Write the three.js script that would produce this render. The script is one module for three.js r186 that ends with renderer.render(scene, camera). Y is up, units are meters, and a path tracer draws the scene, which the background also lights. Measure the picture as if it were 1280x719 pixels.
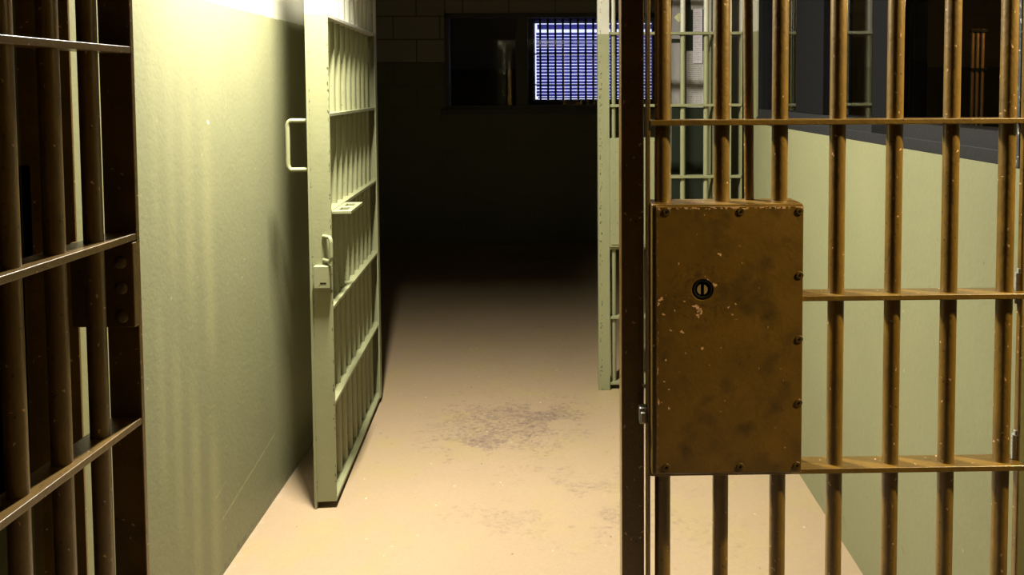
import * as THREE from 'three';
import { RoundedBoxGeometry } from 'three/addons/geometries/RoundedBoxGeometry.js';
import { mergeGeometries } from 'three/addons/utils/BufferGeometryUtils.js';
import { RectAreaLightUniformsLib } from 'three/addons/lights/RectAreaLightUniformsLib.js';

// ---------------------------------------------------------------- camera, sky, lights, exposure
// World: the camera stands at x = 0, the passage runs away along -z. Distances below are written as D (metres ahead), z = -D.
const scene = new THREE.Scene();
const renderer = new THREE.WebGLRenderer({ antialias: true });
renderer.toneMapping = THREE.LinearToneMapping;
renderer.toneMappingExposure = 1.0;
renderer.shadowMap.enabled = true;

const camera = new THREE.PerspectiveCamera(2 * Math.atan(359.5 / 1000) * 180 / Math.PI, 1280 / 719, 0.02, 60);
camera.position.set(0, 1.35, 0);
camera.rotation.order = 'YXZ';
camera.rotation.set(-0.0478, -0.02, -0.005);
camera.setViewOffset(1280, 719, -75, 199.5, 1280, 719);
scene.add(camera);

scene.background = new THREE.Color(1.05, 1.15, 1.65);          // dull daylight outside the far window

RectAreaLightUniformsLib.init();
const LAMP = { x: -0.56, y: 2.34, d: 2.25, w: 0.06, l: 0.3 };   // strip lamp under the passage ceiling
const stripLight = new THREE.RectAreaLight(new THREE.Color(1.0, 0.95, 0.82), 3300, LAMP.w, LAMP.l);
stripLight.position.set(LAMP.x, LAMP.y - 0.012, -LAMP.d);
stripLight.rotation.x = -Math.PI / 2;
stripLight.castShadow = true;
scene.add(stripLight);

const SIDE = { x: 1.78, y: 2.22, d: 0.98 };                   // amber lamp with added light-blocking plates on the side wall of the front room
const sideLight = new THREE.RectAreaLight(new THREE.Color(1.0, 0.8, 0.4), 8300, 0.03, 0.16);
sideLight.position.set(SIDE.x, SIDE.y, -SIDE.d);
sideLight.lookAt(0.3, 1.05, -1.42);
sideLight.castShadow = true;
scene.add(sideLight);

// ---------------------------------------------------------------- helpers
let seed = 7;
const rnd = () => { seed = (seed + 0x6d2b79f5) | 0; let t = Math.imul(seed ^ (seed >>> 15), 1 | seed); t = (t + Math.imul(t ^ (t >>> 7), 61 | t)) ^ t; return ((t ^ (t >>> 14)) >>> 0) / 4294967296; };
const rr = (a, b) => a + (b - a) * rnd();
function lattice(n) { const a = new Float32Array(n * n); for (let i = 0; i < a.length; i++) a[i] = rnd(); return a; }
const LAT = lattice(256);
function vnoise(x, y, period) {                               // value noise, tiles every `period` cells
  const xi = Math.floor(x), yi = Math.floor(y), fx = x - xi, fy = y - yi;
  const w = (i) => ((i % period) + period) % period & 255;
  const u = fx * fx * (3 - 2 * fx), v = fy * fy * (3 - 2 * fy);
  const x0 = w(xi), x1 = w(xi + 1), y0 = w(yi) * 256, y1 = w(yi + 1) * 256;
  return (LAT[y0 + x0] * (1 - u) + LAT[y0 + x1] * u) * (1 - v) + (LAT[y1 + x0] * (1 - u) + LAT[y1 + x1] * u) * v;
}
class Raster {                                                // a computed picture, sRGB 0..255, w x h pixels for W x H metres
  constructor(w, h, W, H) { Object.assign(this, { w, h, W, H }); this.a = new Uint8Array(w * h * 4).fill(255); }
  fill(f) { for (let j = 0; j < this.h; j++) for (let i = 0; i < this.w; i++) { const c = f(i / this.w * this.W, j / this.h * this.H, i, j), o = (j * this.w + i) * 4; this.a[o] = c[0]; this.a[o + 1] = c[1]; this.a[o + 2] = c[2]; } return this; }
  blend(i, j, c, k) { if (i < 0 || j < 0 || i >= this.w || j >= this.h) return; const o = (j * this.w + i) * 4; for (let n = 0; n < 3; n++) this.a[o + n] = Math.max(0, Math.min(255, this.a[o + n] * (1 - k) + c[n] * k)); }
  spot(x, y, rx, ry, c, k = 1, rough = 0.5) {                 // an irregular flake, metres
    const sx = this.w / this.W, sy = this.h / this.H, o1 = rr(0, 6), o2 = rr(0, 6);
    const m = 1.7;
    for (let j = Math.floor((y - ry * m) * sy); j <= (y + ry * m) * sy; j++) for (let i = Math.floor((x - rx * m) * sx); i <= (x + rx * m) * sx; i++) {
      const dx = (i + 0.5 - x * sx) / (rx * sx), dy = (j + 0.5 - y * sy) / (ry * sy), r = Math.hypot(dx, dy), t = Math.atan2(dy, dx);
      const lim = 1 + rough * (0.5 * Math.sin(2 * t + o1) + 0.35 * Math.sin(3 * t + o2) + 0.25 * Math.sin(5 * t + o1 + o2));
      const e = (lim - r) * Math.min(rx * sx, ry * sy);
      if (e > -0.5) this.blend(i, j, c, k * Math.min(1, e + 0.5));
    }
  }
  line(x0, y0, x1, y1, wd, c, k) { const n = Math.ceil(Math.hypot(x1 - x0, y1 - y0) / 0.0015); for (let s = 0; s <= n; s++) { const t = s / n; if (rnd() < 0.85) this.spot(x0 + (x1 - x0) * t + rr(-1, 1) * wd * 0.25, y0 + (y1 - y0) * t, wd * rr(0.5, 1), wd * rr(0.5, 1), c, k, 0.3); } }
  texture(srgb = true) {
    const t = new THREE.DataTexture(this.a, this.w, this.h); t.wrapS = t.wrapT = THREE.RepeatWrapping; t.magFilter = THREE.LinearFilter; t.minFilter = THREE.LinearMipmapLinearFilter; t.generateMipmaps = true;
    if (srgb) t.colorSpace = THREE.SRGBColorSpace;
    t.repeat.set(1 / this.W, 1 / this.H); t.needsUpdate = true; return t;
  }
}
const grey = (f) => (x, y, i, j) => { const v = Math.max(0, Math.min(255, 255 * f(x, y, i, j))); return [v, v, v]; };
const fbm = (x, y, base, oct) => { let s = 0, a = 0.5, n = 0, p = base; for (let k = 0; k < oct; k++) { s += a * vnoise(x * p, y * p, p); n += a; a *= 0.55; p *= 2; } return s / n; };   // x, y in 0..1

const metres = (geo) => {                                     // uv in metres by the way each face points
  const g = geo.index ? geo.toNonIndexed() : geo, p = g.attributes.position, nn = g.attributes.normal, uv = new Float32Array(p.count * 2);
  for (let f = 0; f < p.count; f += 3) {
    let ax = 0, ay = 0, az = 0;
    for (let k = 0; k < 3; k++) { ax += Math.abs(nn.getX(f + k)); ay += Math.abs(nn.getY(f + k)); az += Math.abs(nn.getZ(f + k)); }
    for (let k = 0; k < 3; k++) {
      const x = p.getX(f + k), y = p.getY(f + k), z = p.getZ(f + k), i = (f + k) * 2;
      if (ax >= ay && ax >= az) { uv[i] = z; uv[i + 1] = y; } else if (ay >= az) { uv[i] = x; uv[i + 1] = z; } else { uv[i] = x; uv[i + 1] = y; }
    }
  }
  g.setAttribute('uv', new THREE.BufferAttribute(uv, 2)); return g;
};
// a box between two corners; r rounds its edges
function bx(x0, x1, y0, y1, z0, z1, r = 0) {
  const w = Math.abs(x1 - x0), h = Math.abs(y1 - y0), d = Math.abs(z1 - z0);
  const g = r ? new RoundedBoxGeometry(w, h, d, 2, Math.min(r, w * 0.49, h * 0.49, d * 0.49)) : new THREE.BoxGeometry(w, h, d);
  g.translate((x0 + x1) / 2, (y0 + y1) / 2, (z0 + z1) / 2);
  return metres(g);
}
// a round upright bar, uv in metres
function rod(r, y0, y1, seg = 20) {
  const g = new THREE.CylinderGeometry(r, r, y1 - y0, seg, 1).toNonIndexed(); g.translate(0, (y0 + y1) / 2, 0);
  const uv = g.attributes.uv, o = rr(0, 1); for (let i = 0; i < uv.count; i++) uv.setXY(i, uv.getX(i) * 2 * Math.PI * r + o, uv.getY(i) * (y1 - y0) + o);
  return g;
}
function tint(g, c) { const a = new Float32Array(g.attributes.position.count * 3); for (let i = 0; i < a.length; i += 3) { a[i] = c[0]; a[i + 1] = c[1]; a[i + 2] = c[2]; } g.setAttribute('color', new THREE.BufferAttribute(a, 3)); return g; }
const merge = (list) => mergeGeometries(list.map((g) => (g.index ? g.toNonIndexed() : g)));
const taken = {};
function numbered(n) { taken[n] = (taken[n] ?? -1) + 1; return taken[n] ? n + '_' + String(taken[n]).padStart(3, '0') : n; }
function mesh(name, geo, mat, parent, x = 0, y = 0, z = 0) {
  const m = new THREE.Mesh(geo, mat); m.name = parent === scene ? numbered(name) : name; m.position.set(x, y, z); m.castShadow = m.receiveShadow = true; parent.add(m); return m;
}
function structure(name, geo, mat) { const m = mesh(name, geo, mat, scene); m.userData.kind = 'structure'; return m; }
function group(name, x, y, z, turn, data) { const g = new THREE.Group(); g.name = numbered(name); g.position.set(x, y, z); g.rotation.y = turn; g.userData = data; scene.add(g); return g; }

// ---------------------------------------------------------------- colours and materials
const LINE = 1.592;                                           // pale paint above this height, sage green below, on walls and metalwork alike
const GREEN_RGB = [111, 111, 80], CREAM_RGB = [158, 156, 138];
const lin = (c) => c.map((v) => new THREE.Color().setRGB(v / 255, 0, 0, THREE.SRGBColorSpace).r);
const GREEN = lin([127, 128, 94]), CREAM = lin([176, 174, 156]);   // the enamel on the metalwork is a touch lighter than the wall paint

const rollerBump = new Raster(512, 512, 0.32, 0.32).fill(grey((x, y) => 0.25 + 0.75 * fbm(x / 0.32, y / 0.32, 32, 3))).texture(false);
const peelBump = new Raster(256, 256, 0.12, 0.12).fill(grey((x, y) => fbm(x / 0.12, y / 0.12, 16, 4))).texture(false);

function wallColour(w, h, W, H, marks) {
  const t = new Raster(w, h, W, H).fill((x, y) => {
    const edge = LINE + 0.003 * (vnoise(x * 40, 3.3, 256) - 0.5);
    const b = y > edge ? CREAM_RGB : GREEN_RGB, k = 0.955 + 0.07 * fbm(x / 2.4, y / 3.2, 12, 4) + 0.03 * (vnoise(x * 160, y * 160, 256) - 0.5);
    return [b[0] * k, b[1] * k, b[2] * k];
  });
  marks?.(t); return t.texture();
}
const wallLeftMap = wallColour(1024, 1536, 2.12, 3.2, (t) => {   // x runs from the grille (0) towards the front (2.12): x = 3.56 - D
  t.spot(3.56 - 2.175, 1.267, 0.006, 0.004, [225, 225, 212]);
  const sc = [156, 154, 112];
  t.line(3.56 - 2.2, 0.155, 3.56 - 2.62, 0.215, 0.0018, sc, 0.8); t.line(3.56 - 2.16, 0.235, 3.56 - 2.23, 0.25, 0.0015, sc, 0.5);
  for (let i = 0; i < 60; i++) t.spot(rr(0.7, 2.1), rr(0.02, 1.5), rr(0.0012, 0.003), rr(0.0012, 0.003), rnd() < 0.6 ? [165, 164, 130] : [88, 86, 52], 0.8);
  for (let i = 0; i < 90; i++) { const x = rr(0.3, 2.1); t.spot(x, rr(0, 0.02), rr(0.004, 0.012), rr(0.002, 0.007), [92, 82, 68], 0.6); }   // chipped paint along the foot of the wall
  for (let i = 0; i < 14; i++) t.spot(rr(0.9, 2.1), rr(0.05, 0.5), rr(0.01, 0.03), rr(0.003, 0.006), [122, 119, 82], 0.35);
});
wallLeftMap.offset.x = 3.56 / 2.12;
const wallRightMap = wallColour(1024, 1536, 2.12, 3.2, (t) => {
  for (let i = 0; i < 40; i++) t.spot(rr(0, 2.12), rr(0.02, 1.2), rr(0.001, 0.003), rr(0.001, 0.003), rnd() < 0.4 ? [165, 164, 130] : [80, 79, 50], 0.8);
  for (const [d, y, l] of [[2.62, 0.1, 0.05], [2.3, 0.08, 0.03], [1.9, 0.22, 0.012], [2.5, 0.05, 0.02]]) t.line(3.56 - d, y, 3.56 - d + l, y - l * 0.8, 0.002, [80, 76, 52], 0.7);
});
wallRightMap.offset.x = 3.56 / 2.12;
const wallMap = wallColour(512, 1024, 1.6, 3.2);
const mk = (o) => new THREE.MeshPhysicalMaterial(o);
const wallMat = (map) => mk({ map, roughness: 0.62, bumpMap: rollerBump, bumpScale: 0.0005 });
const M = {};
M.wallLeft = wallMat(wallLeftMap); M.wallRight = wallMat(wallRightMap); M.wall = wallMat(wallMap);
M.ceiling = mk({ color: new THREE.Color(0.25, 0.24, 0.2), roughness: 0.8, bumpMap: rollerBump, bumpScale: 0.001 });

// buff floor paint with scuffs; x from -1.2 (0) to 1.2, y from D = 4.8 (0) to D = 0
const floorRaster = new Raster(1024, 2048, 2.4, 4.8).fill((x, y) => {
  const a = fbm(x / 2.4, y / 2.4, 6, 5), b = fbm(x / 2.4 + 0.37, y / 2.4 + 0.11, 20, 4), c = vnoise(x * 200, y * 200, 256);
  const k = 0.95 + 0.06 * a + 0.04 * (c - 0.5), yel = Math.max(0, b - 0.5);
  return [148 * k, (128 + 7 * yel) * k, (101 - 20 * yel) * k];
});
{
  const X = (x) => x + 1.2, Y = (d) => 4.8 - d;
  const scuff = (x, d, sx, sd, n, k, c = [92, 78, 74]) => { for (let i = 0; i < n; i++) { const g = () => (rnd() + rnd() + rnd() - 1.5) * 0.9; const px = X(x + g() * sx), py = Y(d + g() * sd); if (fbm(px / 2.4, py / 2.4, 28, 3) > 0.47) floorRaster.spot(px, py, rr(0.002, 0.011), rr(0.0015, 0.008), c, k * rr(0.3, 1), 0.8); } };
  scuff(-0.2, 3.2, 0.34, 0.3, 2200, 0.22); scuff(-0.02, 3.25, 0.16, 0.14, 520, 0.24); scuff(-0.28, 3.02, 0.2, 0.1, 520, 0.22);
  scuff(0.12, 2.75, 0.3, 0.3, 1200, 0.13); scuff(0.18, 2.45, 0.26, 0.18, 1000, 0.14); scuff(-0.1, 3.9, 0.6, 0.5, 900, 0.1, [94, 72, 52]); scuff(-0.2, 2.45, 0.2, 0.12, 350, 0.12);
  scuff(0.5, 2.3, 0.25, 0.3, 200, 0.12); scuff(0.1, 4.4, 0.7, 0.3, 500, 0.2, [88, 68, 50]);
  for (let i = 0; i < 170; i++) floorRaster.spot(rr(0.2, 2.2), rr(0.2, 3.2), rr(0.0012, 0.0035), rr(0.0012, 0.0045), rnd() < 0.65 ? [205, 190, 168] : [84, 68, 54], rr(0.5, 0.9));
  for (let i = 0; i < 26; i++) { const x = rr(-0.6, 0.5), d = rr(2.3, 4.2), l = rr(0.03, 0.12); floorRaster.line(X(x), Y(d), X(x + l), Y(d + rr(-0.03, 0.03)), 0.0016, [128, 104, 84], 0.3); }
  for (const [x, d] of [[0.42, 2.24], [0.4, 2.26], [0.33, 2.42], [0.6, 2.4], [0.62, 2.3]]) floorRaster.spot(X(x), Y(d), rr(0.006, 0.014), rr(0.005, 0.009), [140, 120, 104], 0.5, 0.8);
  for (let i = 0; i < 130; i++) { const d = rr(1.5, 3.5); floorRaster.spot(X(-0.938 + rr(0, 0.014)), Y(d), rr(0.002, 0.009), rr(0.003, 0.012), [150, 132, 112], 0.55, 0.8); }   // ragged paint edge at the wall
}
const floorMap = floorRaster.texture(); floorMap.offset.set(0.5, 1); floorMap.wrapS = floorMap.wrapT = THREE.MirroredRepeatWrapping;
M.floor = mk({ map: floorMap, roughness: 0.5, bumpMap: rollerBump, bumpScale: 0.0006 });

// brown gloss paint, worn through to pale primer in small flakes
function wornPaint(base, S, n, chip, dark, amount) {
  const t = new Raster(1024, 1024, S, S).fill((x, y) => { const k = 1 - amount + 2 * amount * fbm(x / S, y / S, 14, 5) + 0.05 * (vnoise(x / S * 256, y / S * 256, 256) - 0.5); return [base[0] * k, base[1] * k, base[2] * k]; });
  for (let i = 0; i < n; i++) t.spot(rr(0, S), rr(0, S), rr(0.0006, 0.0022), rr(0.0006, 0.0024), rnd() < 0.5 ? chip : dark, 0.85, 0.8);
  return t;
}
const brownMap = wornPaint([96, 72, 22], 0.6, 380, [214, 172, 140], [46, 30, 14], 0.16).texture();
const brownOpts = { roughness: 0.38, bumpMap: peelBump, bumpScale: 0.0006, clearcoat: 0.5, clearcoatRoughness: 0.18 };
M.brown = mk({ map: brownMap, ...brownOpts });
// lock cover: its own picture, with the flakes where they are
const coverRaster = new Raster(512, 1024, 0.256, 0.47).fill((x, y) => {
  const k = 0.86 + 0.3 * fbm(x / 0.5, y / 0.5, 10, 5) + 0.06 * (vnoise(x * 700, y * 700, 256) - 0.5), m = Math.max(0, fbm(x / 0.5 + 0.4, y / 0.5 + 0.2, 14, 4) - 0.54) * 0.9;
  return [98 * k * (1 - m), 72 * k * (1 - m), 20 * k * (1 - m * 0.8)];
});
{
  const P = [226, 180, 148], at = (u, v) => [(u - 820) / 183 * 0.256, (590 - v) / 333 * 0.47];   // pixel in the photograph to metres on the plate
  for (const [u, v, a, b] of [[874, 349, 3, 1.6], [884, 348, 2, 2], [893, 354, 2, 2.6], [868, 380, 2.5, 2], [873, 384, 4, 3], [872, 392, 2.4, 2], [876, 387, 2, 3], [826, 371, 2.5, 2.5], [823, 377, 1.4, 2], [829, 390, 1.5, 1.6], [855, 374, 1, 1], [852, 412, 2.2, 1.8], [838, 410, 1.4, 1], [899, 316, 2.4, 1.6], [848, 327, 1, 1], [910, 382, 1.2, 1], [919, 378, 1.2, 1], [915, 391, 1, 1], [877, 433, 1.6, 1.3], [830, 474, 1, 1], [836, 484, 1, 1], [836, 508, 1, 2], [878, 433, 1.6, 1.2], [843, 385, 1, 1], [832, 447, 0.8, 2], [822, 460, 0.8, 4], [823, 500, 0.8, 5]]) { const [x, y] = at(u, v); coverRaster.spot(x, y, a * 0.0013, b * 0.0013, P, 0.95, 0.8); }
  for (let i = 0; i < 70; i++) coverRaster.spot(rr(0, 0.256), rr(0, 0.47), rr(0.0005, 0.0014), rr(0.0005, 0.0014), rnd() < 0.4 ? P : [52, 33, 14], 0.7);
  for (let i = 0; i < 70; i++) coverRaster.spot(rr(0, 0.256), 0.47 - Math.abs(rr(-0.004, 0.004)), rr(0.0008, 0.003), rr(0.0006, 0.0018), P, 0.8);   // bare top edge
  for (let i = 0; i < 60; i++) coverRaster.spot(rr(0, 0.004), rr(0, 0.47), rr(0.0006, 0.0014), rr(0.001, 0.004), [160, 104, 66], 0.7);
  for (let i = 0; i < 260; i++) { const t = rr(0, 6.28), q = 0.022 + Math.abs(rr(-1, 1)) * 0.03; const [x, y] = at(878, 363); coverRaster.spot(x + Math.cos(t) * q * 1.2, y + Math.sin(t) * q, rr(0.001, 0.004), rr(0.001, 0.004), [60, 40, 22], 0.18, 0.8); }   // key scratches and grime round the hole
}
const coverMap = coverRaster.texture();
M.cover = mk({ map: coverMap, ...brownOpts, bumpScale: 0.00025 });
M.steel = mk({ color: new THREE.Color(0.32, 0.3, 0.25), metalness: 0.9, roughness: 0.4, bumpMap: peelBump, bumpScale: 0.0008 });
M.brass = mk({ color: new THREE.Color(0.4, 0.28, 0.12), metalness: 0.4, roughness: 0.42 });
M.hole = mk({ color: new THREE.Color(0.006, 0.005, 0.004), roughness: 0.9, specularIntensity: 0.2 });
M.bareSteel = mk({ color: new THREE.Color(0.34, 0.33, 0.3), metalness: 0.15, roughness: 0.5, bumpMap: peelBump, bumpScale: 0.002 });
M.screw = mk({ map: brownMap, roughness: 0.4, metalness: 0.2, bumpMap: peelBump, bumpScale: 0.0008 });

// sage and cream enamel on the metalwork, colour from the vertices, flakes from the map
const flakes = (() => {
  const t = new Raster(1024, 1024, 0.6, 0.6).fill((x, y) => { const k = 240 + 15 * fbm(x / 0.6, y / 0.6, 14, 4); return [k, k, k]; });
  for (let i = 0; i < 420; i++) { const w = rnd() < 0.65; t.spot(rr(0, 0.6), rr(0, 0.6), rr(0.0006, 0.002), rr(0.0006, 0.0024), w ? [255, 255, 255] : [120, 116, 90], 0.9, 0.8); }
  return t.texture();
})();
M.enamel = mk({ vertexColors: true, map: flakes, roughness: 0.42, bumpMap: peelBump, bumpScale: 0.00028 });
const edgeFlakes = (() => {
  const t = new Raster(64, 2048, 0.066, 2).fill((x, y) => { const k = 240 + 15 * fbm(x, y / 2, 30, 4); return [k, k, k]; });
  for (let i = 0; i < 420; i++) { const e = rnd() < 0.5 ? rr(0, 0.004) : rr(0.062, 0.066); t.spot(e, rr(0, 2), rr(0.0008, 0.0026), rr(0.001, 0.005), rnd() < 0.72 ? [255, 255, 255] : [96, 92, 70], 0.95, 0.8); }
  for (let i = 0; i < 70; i++) t.spot(rr(0, 0.066), rr(0.75, 1.15), rr(0.0006, 0.0016), rr(0.0008, 0.003), [255, 255, 255], 0.9, 0.8);
  return t.texture();
})();
M.enamelEdge = mk({ vertexColors: true, map: edgeFlakes, roughness: 0.42, bumpMap: peelBump, bumpScale: 0.00028 });
M.frame = mk({ color: new THREE.Color(0.0055, 0.0055, 0.0058), roughness: 0.9, specularIntensity: 0.08, bumpMap: peelBump, bumpScale: 0.0006 });
M.sill = mk({ color: new THREE.Color(0.011, 0.011, 0.0118), roughness: 0.6, specularIntensity: 0.5, bumpMap: peelBump, bumpScale: 0.0006 });
const flakedMap = (() => { const t = new Raster(128, 1024, 0.1, 0.8).fill((x, y) => { const k = 22 + 34 * fbm(x / 0.8, y / 0.8, 40, 3); return [k, k, k]; }); for (let i = 0; i < 220; i++) t.spot(rr(0, 0.1), rr(0, 0.8), rr(0.0006, 0.003), rr(0.0008, 0.005), rnd() < 0.6 ? [190, 190, 182] : [120, 124, 92], 0.9, 0.9); return t.texture(); })();
M.flaked = mk({ map: flakedMap, roughness: 0.7, bumpMap: peelBump, bumpScale: 0.001 });
M.farFrame = mk({ color: new THREE.Color(0.1, 0.1, 0.075), roughness: 0.6 });
M.glass = mk({ color: 0xffffff, transmission: 1, roughness: 0, ior: 1.5, thickness: 0 });

// ---------------------------------------------------------------- the setting
const C = 2.44, GD = 1.42;                                     // ceiling height; distance of the brown gate
structure('floor', bx(-6.1, 7.1, -0.1, 0, -9.6, 7.1), M.floor);
structure('ceiling', bx(-6.1, 7.1, C, C + 0.1, -9.6, 7.1), M.ceiling);
structure('wall_left', bx(-1.06, -0.938, 0, C, -3.56, -1.44), M.wallLeft);
// right wall of the passage: low wall, window above it, piers at both ends
structure('wall_right', merge([bx(0.845, 0.965, 0, 1.203, -3.36, -1.46), bx(0.845, 0.965, 0, C, -3.95, -3.36), bx(0.965, 1.5, 0, C, -3.95, -3.85), bx(0.845, 0.965, 2.1, C, -3.36, -1.46)]), M.wallRight);
structure('wall_front_left', merge([bx(-6.0, -0.955, 0, C, -1.56, -1.44)]), M.wall);
structure('wall_front_right', merge([bx(0.845, 1.9, 0, C, -1.5, -1.43)]), M.wall);
structure('wall_front_top', bx(-0.955, 0.845, 2.06, C, -1.54, -1.46), M.wall);
structure('wall_front_room_left', bx(-6.1, -6.0, 0, C, -1.56, 7.1), M.wall);
structure('wall_front_room_right', bx(1.9, 2.0, 0, C, -1.46, 7.1), M.wall);
structure('wall_front_room_rear', bx(-6.1, 2.0, 0, C, 7.0, 7.1), M.wall);
structure('wall_divider', bx(-2.4, 0.845, 2.0, C, -3.62, -3.5), M.wall);
structure('wall_divider_left', bx(-2.4, -0.938, 0, 2.0, -3.66, -3.56), M.wall);
structure('wall_far_left', bx(-2.5, -2.4, 0, C, -9.4, -3.5), M.wall);
structure('wall_far_right', bx(1.4, 1.5, 0, C, -9.4, -3.95), M.wall);

// far wall of painted concrete blocks round a two-pane window
const FD = 6.96, WX0 = -0.955, WX1 = 0.88, WY0 = 1.186, WY1 = 2.01;
{
  const back = [bx(-2.4, WX0, 0, C, -FD - 0.12, -FD - 0.006), bx(WX1, 1.4, 0, C, -FD - 0.12, -FD - 0.006), bx(WX0, WX1, 0, WY0, -FD - 0.12, -FD - 0.006), bx(WX0, WX1, WY1, C, -FD - 0.12, -FD - 0.006), bx(-2.4, 1.4, 2.388, C, -FD - 0.02, -FD)];
  const wall = structure('wall_back', merge(back.map((g) => tint(g, lin(GREEN_RGB)))), M.enamel);
  const RH = 0.199, BL = 0.4, cache = {};
  const wallPaint = mk({ vertexColors: true, roughness: 0.7, bumpMap: rollerBump, bumpScale: 0.002 });
  for (let r = 0; r < 12; r++) for (let x = -2.4 - (r % 2) * 0.2; x < 1.4; x += BL) {
    const y0 = r * RH, y1 = y0 + RH;
    let pieces = [[Math.max(x, -2.4), Math.min(x + BL, 1.4), y0, y1]];
    if (y1 > WY0 && y0 < WY1) {
      const out = [];
      for (const [a, b, c, d] of pieces) {
        if (b <= WX0 || a >= WX1) { out.push([a, b, c, d]); continue; }
        if (a < WX0) out.push([a, WX0, c, d]);
        if (b > WX1) out.push([WX1, b, c, d]);
        const m0 = Math.max(a, WX0), m1 = Math.min(b, WX1);
        if (c < WY0) out.push([m0, m1, c, WY0]);
        if (d > WY1) out.push([m0, m1, WY1, d]);
      }
      pieces = out;
    }
    for (const [a, b, c, d] of pieces) {
      if (b - a < 0.03 || d - c < 0.03) continue;
      const w = b - a - 0.01, h = d - c - 0.01, pale = (c + d) / 2 > LINE, key = [w, h, pale].map((v) => +v).join();
      cache[key] ??= tint(bx(-w / 2, w / 2, -h / 2, h / 2, -0.02, 0, 0.004), pale ? lin(CREAM_RGB) : lin(GREEN_RGB));
      mesh('block', cache[key], wallPaint, wall, (a + b) / 2, (c + d) / 2, -FD + rr(-0.0015, 0.0015));
    }
  }
}
function windowUnit(name) { const g = new THREE.Group(); g.name = name; g.userData = { kind: 'structure' }; scene.add(g); return g; }
{
  const w = windowUnit('window_2');
  mesh('window_frame', merge([bx(WX0, WX0 + 0.035, WY0, WY1, -FD - 0.1, -FD + 0.015, 0.003), bx(WX1 - 0.035, WX1, WY0, WY1, -FD - 0.1, -FD + 0.015, 0.003), bx(WX0, WX1, WY1 - 0.035, WY1, -FD - 0.1, -FD + 0.015, 0.003), bx(WX0, WX1, WY0, WY0 + 0.03, -FD - 0.1, -FD + 0.015, 0.003)]), M.farFrame, w);
  mesh('window_sill', bx(WX0 - 0.03, WX1 + 0.03, WY0 - 0.045, WY0, -FD - 0.05, -FD + 0.035, 0.003), M.farFrame, w);
  mesh('mullion', bx(-0.345, -0.241, WY0 + 0.03, WY1 - 0.035, -FD - 0.09, -FD + 0.01, 0.004), M.farFrame, w);
  const pl = mesh('glass_pane', bx(WX0 + 0.035, -0.345, WY0 + 0.03, WY1 - 0.035, -0.0025, 0.0025), M.glass, w, 0, 0, -FD - 0.05);
  mesh('glass_pane', bx(-0.241, WX1 - 0.035, WY0 + 0.03, WY1 - 0.035, -0.0025, 0.0025), M.glass, w, 0, 0, -FD - 0.05);
}
// outer wall of the room behind, its daylit window, security bars
const OD = 9.2, OX0 = -0.25, OX1 = 1.135, OY0 = 1.227, OY1 = 2.176;
structure('wall_outer', merge([bx(-2.5, OX0, 0, C, -OD - 0.2, -OD), bx(OX1, 1.5, 0, C, -OD - 0.2, -OD), bx(OX0, OX1, 0, OY0, -OD - 0.2, -OD), bx(OX0, OX1, OY1, C, -OD - 0.2, -OD)]), M.wall);
{
  const w = windowUnit('window_3');
  mesh('window_frame', merge([bx(OX0, OX0 + 0.012, OY0, OY1, -OD - 0.14, -OD - 0.1), bx(OX1 - 0.012, OX1, OY0, OY1, -OD - 0.14, -OD - 0.1), bx(OX0, OX1, OY0, OY0 + 0.012, -OD - 0.14, -OD - 0.1), bx(OX0, OX1, OY1 - 0.012, OY1, -OD - 0.14, -OD - 0.1)]), M.frame, w);
  mesh('glass_pane', bx(OX0 + 0.012, OX1 - 0.012, OY0 + 0.012, OY1 - 0.012, -0.002, 0.002), M.glass, w, 0, 0, -OD - 0.12);
  const bar = bx(-0.011, 0.011, OY0, OY1, -0.011, 0.011, 0.004), rail = bx(OX0, OX1, -0.007, 0.007, -0.014, 0.014, 0.003);
  for (let x = OX0 + 0.075; x < OX1 - 0.03; x += 0.0868) mesh('bar', bar, M.frame, w, x, 0, -OD - 0.02);
  for (const y of [2.118, 1.76, 1.409]) mesh('rail', rail, M.frame, w, 0, y, -OD - 0.02);
  const b = group('window_blind', 0.45, OY1, -OD - 0.075, 0, { label: 'blue daylit slatted blind hanging behind the bars of the far window', category: 'blind' });
  M.slat = mk({ color: new THREE.Color(0.42, 0.42, 0.8), roughness: 0.9, transmission: 0.55, thickness: 0 });
  mesh('head_rail', bx(-0.69, 0.68, -0.046, -0.004, -0.02, 0.02, 0.003), mk({ color: new THREE.Color(0.3, 0.3, 0.5), roughness: 0.7, transmission: 0.3, thickness: 0 }), b);
  mesh('valance', bx(-0.66, 0.68, -0.13, -0.072, -0.003, 0.003), M.slat, b);
  mesh('bottom_rail', bx(-0.655, 0.68, -0.928, -0.908, -0.012, 0.012, 0.002), M.slat, b);
  const slat = bx(-0.672, 0.68, -0.0006, 0.0006, -0.017, 0.017); slat.rotateX(-1.0);
  for (let k = 0; k < 20; k++) mesh('slat', slat, M.slat, b, 0, -0.18 - k * 0.0372 - rr(0, 0.003), 0);
  for (const x of [-0.5, 0, 0.5]) mesh('cord', bx(x - 0.0012, x + 0.0012, -0.91, -0.05, 0.014, 0.0164), M.slat, b);
}
// end wall behind the barred screen
structure('wall_stub', bx(0.572, 1.5, 0, C, -4.1, -4.0), M.wall);
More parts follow.
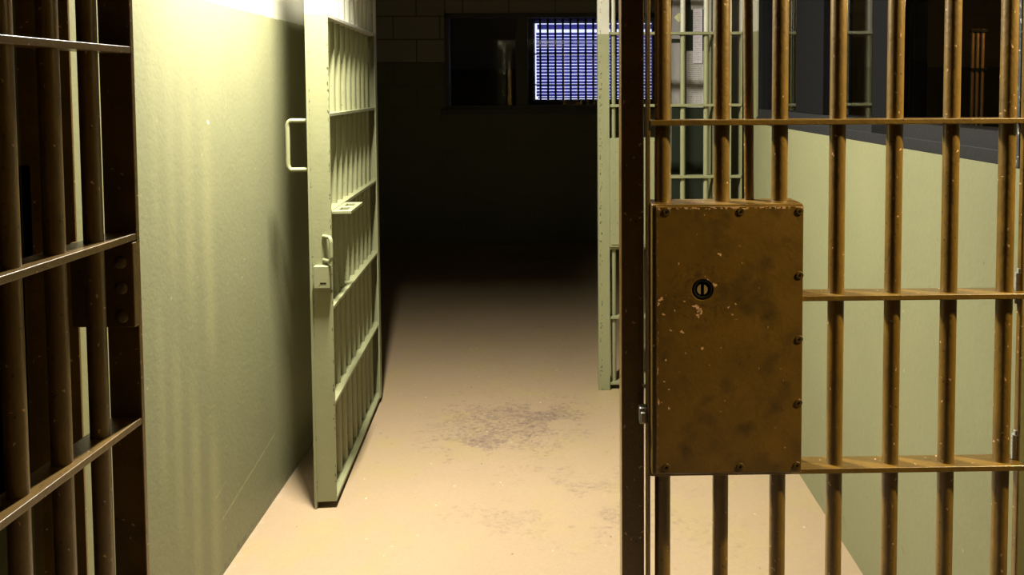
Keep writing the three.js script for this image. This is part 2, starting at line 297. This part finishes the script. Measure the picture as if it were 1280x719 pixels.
// side window over the low wall and the dark room behind it
structure('wall_side_far', bx(1.5, 7.1, 0, C, -9.4, -9.3), M.wall);
structure('wall_side_right', bx(7.0, 7.1, 0, C, -9.4, -1.4), M.wall);
structure('wall_side_near', bx(1.9, 7.1, 0, C, -1.46, -1.36), M.wall);
{
  const w = windowUnit('window_1');
  mesh('window_sill', bx(0.845, 0.95, 1.203, 1.231, -3.36, -1.46, 0.002), M.sill, w);
  mesh('window_frame', merge([bx(0.853, 0.95, 1.231, 1.265, -3.36, -1.46, 0.002), bx(0.853, 0.95, 2.06, 2.1, -3.36, -1.46, 0.002), bx(0.853, 0.95, 1.265, 2.06, -3.36, -3.3, 0.002)]), M.frame, w);
  mesh('sill_step', bx(0.8515, 0.853, 1.231, 1.2655, -3.36, -1.46), M.sill, w);
  mesh('jamb', bx(0.8425, 0.8462, 1.203, 2.06, -1.453, -1.437, 0.001), M.flaked, w);
  mesh('mullion', bx(0.855, 0.95, 1.265, 2.06, -2.84, -2.55, 0.003), M.frame, w);
  mesh('mullion', bx(0.846, 0.95, 1.226, 2.06, -2.129, -2.03, 0.003), M.frame, w);
  const pane = (a, b) => mesh('glass_pane', bx(-0.0025, 0.0025, 1.265, 2.06, -b, -a), M.glass, w, 0.878, 0, 0);
  pane(2.84, 3.3); pane(2.129, 2.55); pane(1.462, 2.03);
}

// ---------------------------------------------------------------- lamps
{
  const g = group('ceiling_lamp', LAMP.x, C, -LAMP.d, 0, { label: 'long white strip lamp fixed under the passage ceiling', category: 'lamp' });
  const enam = mk({ color: new THREE.Color(0.75, 0.75, 0.72), roughness: 0.5 });
  const hw = LAMP.w / 2 + 0.02, hl = LAMP.l / 2 + 0.02, top = LAMP.y - C;
  mesh('housing', bx(-hw, hw, top + 0.025, 0, -hl, hl, 0.006), enam, g);
  for (const [s, drop] of [[-1, 0.22], [1, 0.17]]) mesh('added_end_plate', bx(-hw - 0.03, hw + 0.03, top - drop, 0, s * hl, s * (hl + 0.006), 0.002), M.frame, g);   // added plates, shaped to keep light off the far and front rooms
  mesh('side_plate', bx(-hw - 0.004, -hw, top - 0.055, 0, -hl, hl, 0.001), M.frame, g);  // added plate trimming the light on the upper left wall
  mesh('diffuser', bx(-LAMP.w / 2, LAMP.w / 2, top, top + 0.025, -LAMP.l / 2, LAMP.l / 2, 0.006), mk({ color: 0xffffff, emissive: new THREE.Color(1, 0.95, 0.8), emissiveIntensity: 6, roughness: 0.6 }), g);
  const s = group('wall_lamp', 1.9, SIDE.y, -SIDE.d, 0, { label: 'amber bulkhead lamp with added light-blocking plates on the side wall of the front room', category: 'lamp' });
  mesh('back_plate', bx(-0.03, 0, -0.12, 0.12, -0.12, 0.12, 0.008), enam, s);
  mesh('diffuser', bx(-0.1, -0.03, -0.085, 0.085, -0.025, 0.025, 0.012), mk({ color: 0xffffff, emissive: new THREE.Color(1, 0.8, 0.4), emissiveIntensity: 5, roughness: 0.6 }), s);
  const added_hood = bx(-0.365, 0, -0.13, 0.13, -0.003, 0.003, 0.001); added_hood.rotateY(-0.353);
  mesh('added_hood', added_hood, M.frame, s, 0, 0, 0.079);  // unseen plates added to keep the lamp off the left leaf and front room
  mesh('added_hood', bx(-0.34, 0, -0.13, 0.13, -0.166, -0.16, 0.001), M.frame, s);
  mesh('added_hood_top', bx(-0.34, 0, 0.124, 0.13, -0.166, 0.09, 0.001), M.frame, s);
}

// ---------------------------------------------------------------- brown gate frame, gate leaf on the left, gate on the right
{
  const g = group('gate_frame', 0, 0, -1.47, 0, { label: 'dark brown steel posts and lintel framing the gateway between the two brown gates', category: 'frame' });
  mesh('post', bx(-0.955, -0.862, 0, 2.06, 0.0245, 0.03, 0.001), M.brown, g);
  mesh('post', bx(0.118, 0.16, 0, 2.06, -0.03, 0.02, 0.003), M.brown, g);
  mesh('lintel', bx(-0.955, 0.845, 2.0, 2.06, -0.03, 0.01, 0.003), M.brown, g);
}
const BAR = 0.0143;
{
  // leaf standing open along the passage, its end stile 1.343 m ahead; local x runs along the leaf towards the camera, local z towards the wall
  const g = group('barred_gate', -0.703, 0, -1.343, -92 * Math.PI / 180, { label: 'dark brown barred gate leaf standing open, three round bolts on its plate', category: 'gate' });
  const L = 0.95;
  mesh('stile', bx(-0.01, 0, 0, 2.0, 0, 0.054, 0.0015), M.brown, g);
  mesh('stile', bx(L, L + 0.01, 0.02, 2.0, 0, 0.054, 0.0015), M.brown, g);
  const rail = bx(0, L, -0.0115, 0, 0, 0.052, 0.0018);
  for (const y of [0.19, 0.495, 0.8, 1.114, 1.425, 1.735, 1.99]) mesh('rail', rail, M.brown, g, 0, y, 0);
  for (let k = 0; k < 10; k++) mesh('bar', rod(BAR, 0.18, 1.99), M.brown, g, 0.073 + k * 0.0932, 0, 0.027);
  const p = mesh('lock_plate', bx(0, 0.014, 0.958, 1.1, -0.001, 0.105, 0.002), M.brown, g);
  const dome = new THREE.SphereGeometry(0.0105, 18, 10, 0, Math.PI * 2, 0, Math.PI / 2); dome.rotateZ(-Math.PI / 2); dome.scale(0.6, 1, 1);
  for (const y of [1.067, 1.024, 0.976]) mesh('bolt', dome, M.brown, p, 0.014, y, 0.02);
}
{
  const g = group('barred_gate', 0.838, 0, -GD, 0, { label: 'brown barred gate with large flat lock case and round keyhole', category: 'gate' });
  const W = (geo) => { geo.translate(-0.838, 0, GD); return metres(geo); };
  mesh('stile', W(bx(0.1615, 0.1655, 0.03, 1.98, -1.445, -1.4, 0.001)), M.brown, g);
  mesh('stile', W(bx(0.8405, 0.8445, 0.03, 1.98, -1.43, -1.415, 0.001)), M.brown, g);
  const rail = W(bx(0.165, 0.8425, -0.005, 0.005, -1.444, -1.396, 0.0018));
  for (const y of [0.04, 0.352, 0.663, 0.977, 1.291, 1.603, 1.915]) mesh('rail', rail, M.brown, g, 0, y, 0);
  for (const x of [0.190, 0.2955, 0.4, 0.504, 0.607, 0.7095, 0.8115]) mesh('bar', rod(BAR, 0.04, 1.93), M.brown, g, x - 0.838, 0, 0);
  const lr = mesh('lock_rod', rod(0.0088, 0, 0.78), M.brown, g, 0.3485 - 0.838, 1.14, -0.012); lr.rotation.z = 0.012;
  // lock case: body, cover with a round hole, lock core, screws
  const b = mesh('lock_case', W(bx(0.1655, 0.429, 0.672, 1.15, -1.446, -1.374, 0.002)), M.brown, g);
  const sh = new THREE.Shape(); sh.moveTo(0, 0); sh.lineTo(0.256, 0); sh.lineTo(0.256, 0.47); sh.lineTo(0, 0.47); sh.closePath();
  const hole = new THREE.Path(); hole.absarc(0.0805, 0.325, 0.0185, 0, Math.PI * 2, true); sh.holes.push(hole);
  const cg = new THREE.ExtrudeGeometry(sh, { depth: 0.004, bevelEnabled: true, bevelThickness: 0.001, bevelSize: 0.001, bevelOffset: -0.001, bevelSegments: 2, curveSegments: 28 });
  mesh('lock_cover', cg, M.cover, b, 0.172 - 0.838, 0.677, GD - 1.374 + 0.0005);
  const kx = 0.2525 - 0.838, ky = 1.002, kz = GD - 1.374;
  const disc = new THREE.CylinderGeometry(0.0185, 0.0185, 0.0012, 28); disc.rotateX(Math.PI / 2); mesh('key_well', disc, M.hole, b, kx, ky, kz + 0.0008);
  const ring = new THREE.TorusGeometry(0.0152, 0.003, 10, 30); mesh('key_ring', ring, M.hole, b, kx, ky, kz + 0.0022);
  for (const s of [-1, 1]) { const hs = new THREE.Shape(); hs.absarc(0, 0, 0.0092, s > 0 ? -1.25 : Math.PI - 1.25, s > 0 ? 1.25 : Math.PI + 1.25, false); hs.closePath(); mesh('lock_core', new THREE.ExtrudeGeometry(hs, { depth: 0.003, bevelEnabled: false, curveSegments: 14 }), M.brass, b, kx, ky, kz + 0.0012); }
  const sc = (() => { const s = new THREE.CylinderGeometry(0.0055, 0.0066, 0.0022, 18); s.rotateX(Math.PI / 2); const slot = new THREE.TorusGeometry(0.0058, 0.0011, 6, 18); return merge([metres(s), metres(slot)]); })();
  for (const [x, y] of [[0.19, 1.138], [0.319, 1.138], [0.421, 1.138], [0.422, 1.026], [0.422, 0.913], [0.422, 0.8], [0.19, 0.688], [0.32, 0.687], [0.42, 0.688]]) { const s = mesh('screw', sc, M.screw, b, x - 0.838, y, kz + 0.0058); s.rotation.z = rr(0, 3); mesh('screw_slot', new THREE.CylinderGeometry(0.0024, 0.0024, 0.0008, 8).rotateX(Math.PI / 2), M.hole, s, 0, 0, 0.0011); }
  // spring latch and hinge knuckles
  const l = mesh('latch', W(bx(0.147, 0.1618, 0.748, 0.778, -1.43, -1.408, 0.003)), M.steel, g);
  mesh('latch_tongue', W(bx(0.149, 0.157, 0.754, 0.772, -1.41, -1.4, 0.002)), M.steel, l);
  for (const y of [0.36, 0.685, 0.985, 1.6]) { const h = mesh('hinge', rod(0.007, -0.028, 0.028, 14), M.bareSteel, g, 0.003, y, -0.004); mesh('hinge_pin', rod(0.004, 0.028, 0.036, 10), M.bareSteel, h); }
}

// ---------------------------------------------------------------- green barred door standing open towards the front, and the barred screen it belongs to
const two = (make, y0, y1) => merge([...(y0 < LINE ? [tint(make(y0, Math.min(y1, LINE)), GREEN)] : []), ...(y1 > LINE ? [tint(make(Math.max(y0, LINE), y1), CREAM)] : [])]);
const gm = (geo, c = GREEN) => tint(geo.index ? geo.toNonIndexed() : geo, c);
{
  // origin at the hinge foot; local x runs along the door towards the camera, local z towards the left wall
  const turn = -Math.atan2(0.91, 0.053), L = 0.9115, TD = 0.066;
  const g = group('barred_door', -0.77, 0, -3.455, turn, { label: 'pale green barred door standing open against the left wall, pull handles on its edge', category: 'door' });
  const face = mesh('stile', two((a, b) => bx(L - 0.008, L, a, b, 0, TD, 0.0012), 0.022, 1.99), M.enamelEdge, g);
  mesh('edge_strip', two((a, b) => bx(L - 0.04, L + 0.004, a, b, TD - 0.004, TD + 0.004, 0.001), 0.0, 1.99), M.enamel, face);
  mesh('stile', two((a, b) => bx(0, 0.008, a, b, 0, TD, 0.0012), 0.022, 1.99), M.enamel, g);
  mesh('hinge_strip', two((a, b) => bx(0.0, 0.045, a, b, -0.003, 0.003, 0.001), 0.022, 1.99), M.enamel, g);
  const rail = (y) => gm(bx(0.006, L - 0.006, 0, 0.011, 0, TD - 0.004, 0.0012), y + 0.011 > LINE ? CREAM : GREEN);
  for (const y of [0.022, 0.336, 0.648, 0.958, 1.268, 1.582, 1.89]) mesh('rail', rail(y), M.enamel, g, 0, y, 0);
  for (let k = 1; k <= 9; k++) mesh('bar', two((a, b) => rod(0.0143, a, b), 0.03, 1.9), M.enamel, g, L - k * 0.0911, 0, 0.033);
  const tube = (pts, r) => new THREE.TubeGeometry(new THREE.CatmullRomCurve3(pts.map((p) => new THREE.Vector3(...p)), false, 'catmullrom', 0.15), 48, r, 10);
  const dee = (p0, p1, out, r) => { const k = r * 2.2; const v = (p, a) => p.map((c, i) => c + out[i] * a); const n = Math.hypot(...out), ax = p1.map((c, i) => c - p0[i]), al = Math.hypot(...ax), in0 = v(p0, 1).map((c, i) => c + ax[i] / al * k), in1 = v(p1, 1).map((c, i) => c - ax[i] / al * k); return tube([p0, v(p0, 0.5), v(p0, 1 - k / n * 0.6), v(p0, 1).map((c, i) => c + ax[i] / al * k * 0.35 - out[i] / n * k * 0.2), in0, v(p0, 1).map((c, i) => c + ax[i] * 0.5), in1, v(p1, 1).map((c, i) => c - ax[i] / al * k * 0.35 - out[i] / n * k * 0.2), v(p1, 1 - k / n * 0.6), v(p1, 0.5), p1], r); };
  mesh('pull_handle', gm(dee([L - 0.014, 1.256, TD], [L - 0.014, 1.1, TD], [0, 0, 0.068], 0.0072)), M.enamel, g);
  mesh('grab_handle', gm(dee([L, 0.888, 0.026], [L, 0.812, 0.026], [0.03, 0, -0.03], 0.0062)), M.enamel, g);
  const blk = mesh('lock_block', gm(bx(L, L + 0.026, 0.725, 0.797, 0.003, 0.053, 0.003)), M.enamel, g);
  mesh('key_slot', bx(L + 0.0255, L + 0.0268, 0.741, 0.7445, 0.014, 0.033), M.hole, blk);
  // flat bracket with two square openings standing off the middle rail
  const bs = new THREE.Shape(); bs.moveTo(0, 0); bs.lineTo(0.2, 0); bs.lineTo(0.2, 0.06); bs.lineTo(0, 0.06); bs.closePath();
  for (const [a, b] of [[0.022, 0.088], [0.112, 0.178]]) { const h = new THREE.Path(); h.moveTo(a, 0.014); h.lineTo(a, 0.046); h.lineTo(b, 0.046); h.lineTo(b, 0.014); h.closePath(); bs.holes.push(h); }
  const bg = new THREE.ExtrudeGeometry(bs, { depth: 0.008, bevelEnabled: true, bevelThickness: 0.001, bevelSize: 0.001, bevelSegments: 1 }); bg.rotateX(-Math.PI / 2);
  mesh('slot_bracket', gm(metres(bg)), M.enamel, g, L - 0.215, 0.957, 0.001);
  for (const y of [0.3, 0.78, 1.22, 1.75]) { const h = mesh('hinge', gm(rod(0.013, -0.045, 0.045, 16), y > LINE ? CREAM : GREEN), M.enamel, g, -0.012, y, 0.012); mesh('hinge_pin', gm(rod(0.007, 0.045, 0.054, 12), y > LINE ? CREAM : GREEN), M.enamel, h); }
}
{
  const PD = 3.56;
  const g = group('barred_screen', 0, 0, -PD, 0, { label: 'fixed pale green barred screen with tall lock case beside the dark doorway', category: 'screen' });
  const post = (x0, x1, d = 0.05) => mesh('post', two((a, b) => bx(x0, x1, a, b, -d / 2, d / 2, 0.002), 0, 2.0), M.enamelEdge, g);
  post(0.185, 0.237, 0.06);  post(-0.937, -0.8, 0.06);
  for (const [x, z0] of [[0.703, -0.15], [0.774, -0.012], [0.823, -0.06]]) mesh('side_plate', two((a, b) => bx(x, x + 0.006, a, b, z0, 0.02, 0.0015), 0, 2.0), M.enamel, g);
  mesh('wall_strip', two((a, b) => bx(0.829, 0.8445, a, b, -0.05, -0.03, 0.002), 0, 2.0), M.enamel, g);
  const rail = (y) => gm(bx(0.237, 0.825, -0.006, 0.006, -0.024, 0.024, 0.0015), y > LINE ? CREAM : GREEN);
  for (const y of [0.028, 0.328, 0.642, 0.959, 1.278, 1.597, 1.91]) mesh('rail', y > 1.5 && y < 1.7 ? gm(bx(0.237, 0.825, -0.006, 0.006, -0.024, 0.024, 0.0015)) : rail(y), M.enamel, g, 0, y, 0);
  const bar = two((a, b) => rod(0.0115, a, b, 16), 0.03, 1.91);
  for (const x of [0.255, 0.359, 0.463, 0.566, 0.67, 0.757]) mesh('bar', bar, M.enamel, g, x, 0, 0);
  const lc = mesh('lock_case', gm(bx(0.237, 0.44, 0.648, 1.135, -0.03, 0.035, 0.003)), M.enamel, g);
  mesh('lock_cover', gm(bx(0.243, 0.435, 0.66, 1.125, 0.035, 0.039, 0.0015)), M.enamel, lc);
}

// ---------------------------------------------------------------- added dark panel over the shaded wall, and papers behind the screen
{
  const nb = group('added_panel', 0.707, 0.6, -4.0, 0, { label: 'dark green felt added over the shaded wall behind the green bars, grey papers pinned on it', category: 'notice board' });
  mesh('shade_panel', bx(-0.127, 0.127, 0.006, 1.354, 0, 0.006), mk({ color: new THREE.Color(0.021, 0.027, 0.016), roughness: 0.95, specularIntensity: 0.2, bumpMap: peelBump, bumpScale: 0.0008 }), nb);  // near-black colour stands in for the painted wall in shade
  mesh('panel_frame', merge([bx(-0.134, -0.127, 0, 1.36, 0, 0.009, 0.001), bx(0.127, 0.134, 0, 1.36, 0, 0.009, 0.001), bx(-0.127, 0.127, 0, 0.006, 0, 0.009, 0.001), bx(-0.127, 0.127, 1.354, 1.36, 0, 0.009, 0.001)]), M.farFrame, nb);
  const paperMap = (base, print) => { const t = new Raster(128, 256, 1, 1).fill((x, y) => { const k = 0.93 + 0.1 * fbm(x, y, 12, 3); return base.map((c) => c * k); }); if (print) for (let y = 0.06; y < 0.94; y += 0.035) for (let x = 0.1; x < 0.9; x += 0.02) if (rnd() < 0.62) t.spot(x, y, 0.008, 0.006, [92, 86, 96], 0.8, 0.3); return t.texture(); };
  const mats = [mk({ map: paperMap([205, 198, 202], true), roughness: 0.9 }), mk({ map: paperMap([178, 174, 168], true), roughness: 0.9 }), mk({ map: paperMap([150, 146, 142], false), roughness: 0.9 }), mk({ map: paperMap([214, 212, 160], false), roughness: 0.9 })];
  const sheet = (x0, x1, y0, y1, lift, tilt, m, label, bow = 0.006) => {
    const w = x1 - x0, h = y1 - y0, g = new THREE.BoxGeometry(w, h, 0.0008, 8, 8, 1), p = g.attributes.position;
    for (let i = 0; i < p.count; i++) { const u = p.getX(i) / w, v = p.getY(i) / h; p.setZ(i, p.getZ(i) + bow * (Math.max(0, -v) * 0.8 + u * u * 1.6)); }
    g.computeVertexNormals();
    const s = mesh('paper_notice', g, mats[m], scene, (x0 + x1) / 2, (y0 + y1) / 2, -3.993 + lift); s.rotation.z = tilt; s.userData = { label, category: 'notice', group: 'papers on the notice board' };
  };
  sheet(0.672, 0.742, 1.745, 1.86, 0.002, 0.05, 1, 'grey sheet pinned above the narrow pale printed notice');
  sheet(0.684, 0.731, 1.479, 1.748, 0.006, 0.0, 0, 'narrow pale mauve printed notice overlapping the sheet below it');
  sheet(0.652, 0.738, 1.258, 1.54, 0.002, 0.0, 1, 'wide grey printed notice hanging under the narrow pale one');
  sheet(0.577, 0.622, 1.262, 1.58, 0.002, 0.01, 2, 'creased dark grey sheet at the edge of the added dark panel', 0.012);
  sheet(0.58, 0.64, 1.6, 1.86, 0.002, -0.03, 2, 'plain dark grey sheet with a yellow slip over its edge');
  sheet(0.596, 0.63, 1.688, 1.722, 0.012, 0.78, 3, 'small pale yellow slip turned on its corner', 0.003);
}

// ---------------------------------------------------------------- lamplit bars deep in the dark side room
{
  const g = group('cell_grating', 2.232, 0, -4.2, 0, { label: 'narrow panel of three orange lamplit bars in the dark room behind the side window', category: 'panel' });
  const bar = rod(0.008, 0, 1.66, 12);
  for (const x of [-0.028, -0.002, 0.026]) mesh('bar', bar, M.brown, g, x, 0, 0);
  for (const y of [0.4, 0.85, 1.446, 1.65]) mesh('rail', bx(-0.045, 0.045, -0.008, 0.008, -0.014, 0.014, 0.002), M.frame, g, 0, y, 0);
  mesh('base', bx(-0.06, 0.06, 0, 0.02, -0.05, 0.05, 0.003), M.frame, g);
  const s = group('small_lamp', 2.43, C, -3.98, 0, { label: 'small orange lamp hanging in the dark side room', category: 'lamp' });
  mesh('cord', rod(0.004, -0.6, 0, 8), M.frame, s);
  mesh('bulb', new THREE.SphereGeometry(0.03, 16, 12), mk({ color: 0xffffff, emissive: new THREE.Color(1, 0.55, 0.18), emissiveIntensity: 3 }), s, 0, -0.63, 0);
  const p = new THREE.PointLight(new THREE.Color(1, 0.55, 0.18), 0.9); p.position.set(0, -0.63, 0); p.castShadow = true; s.add(p);
}

renderer.render(scene, camera);
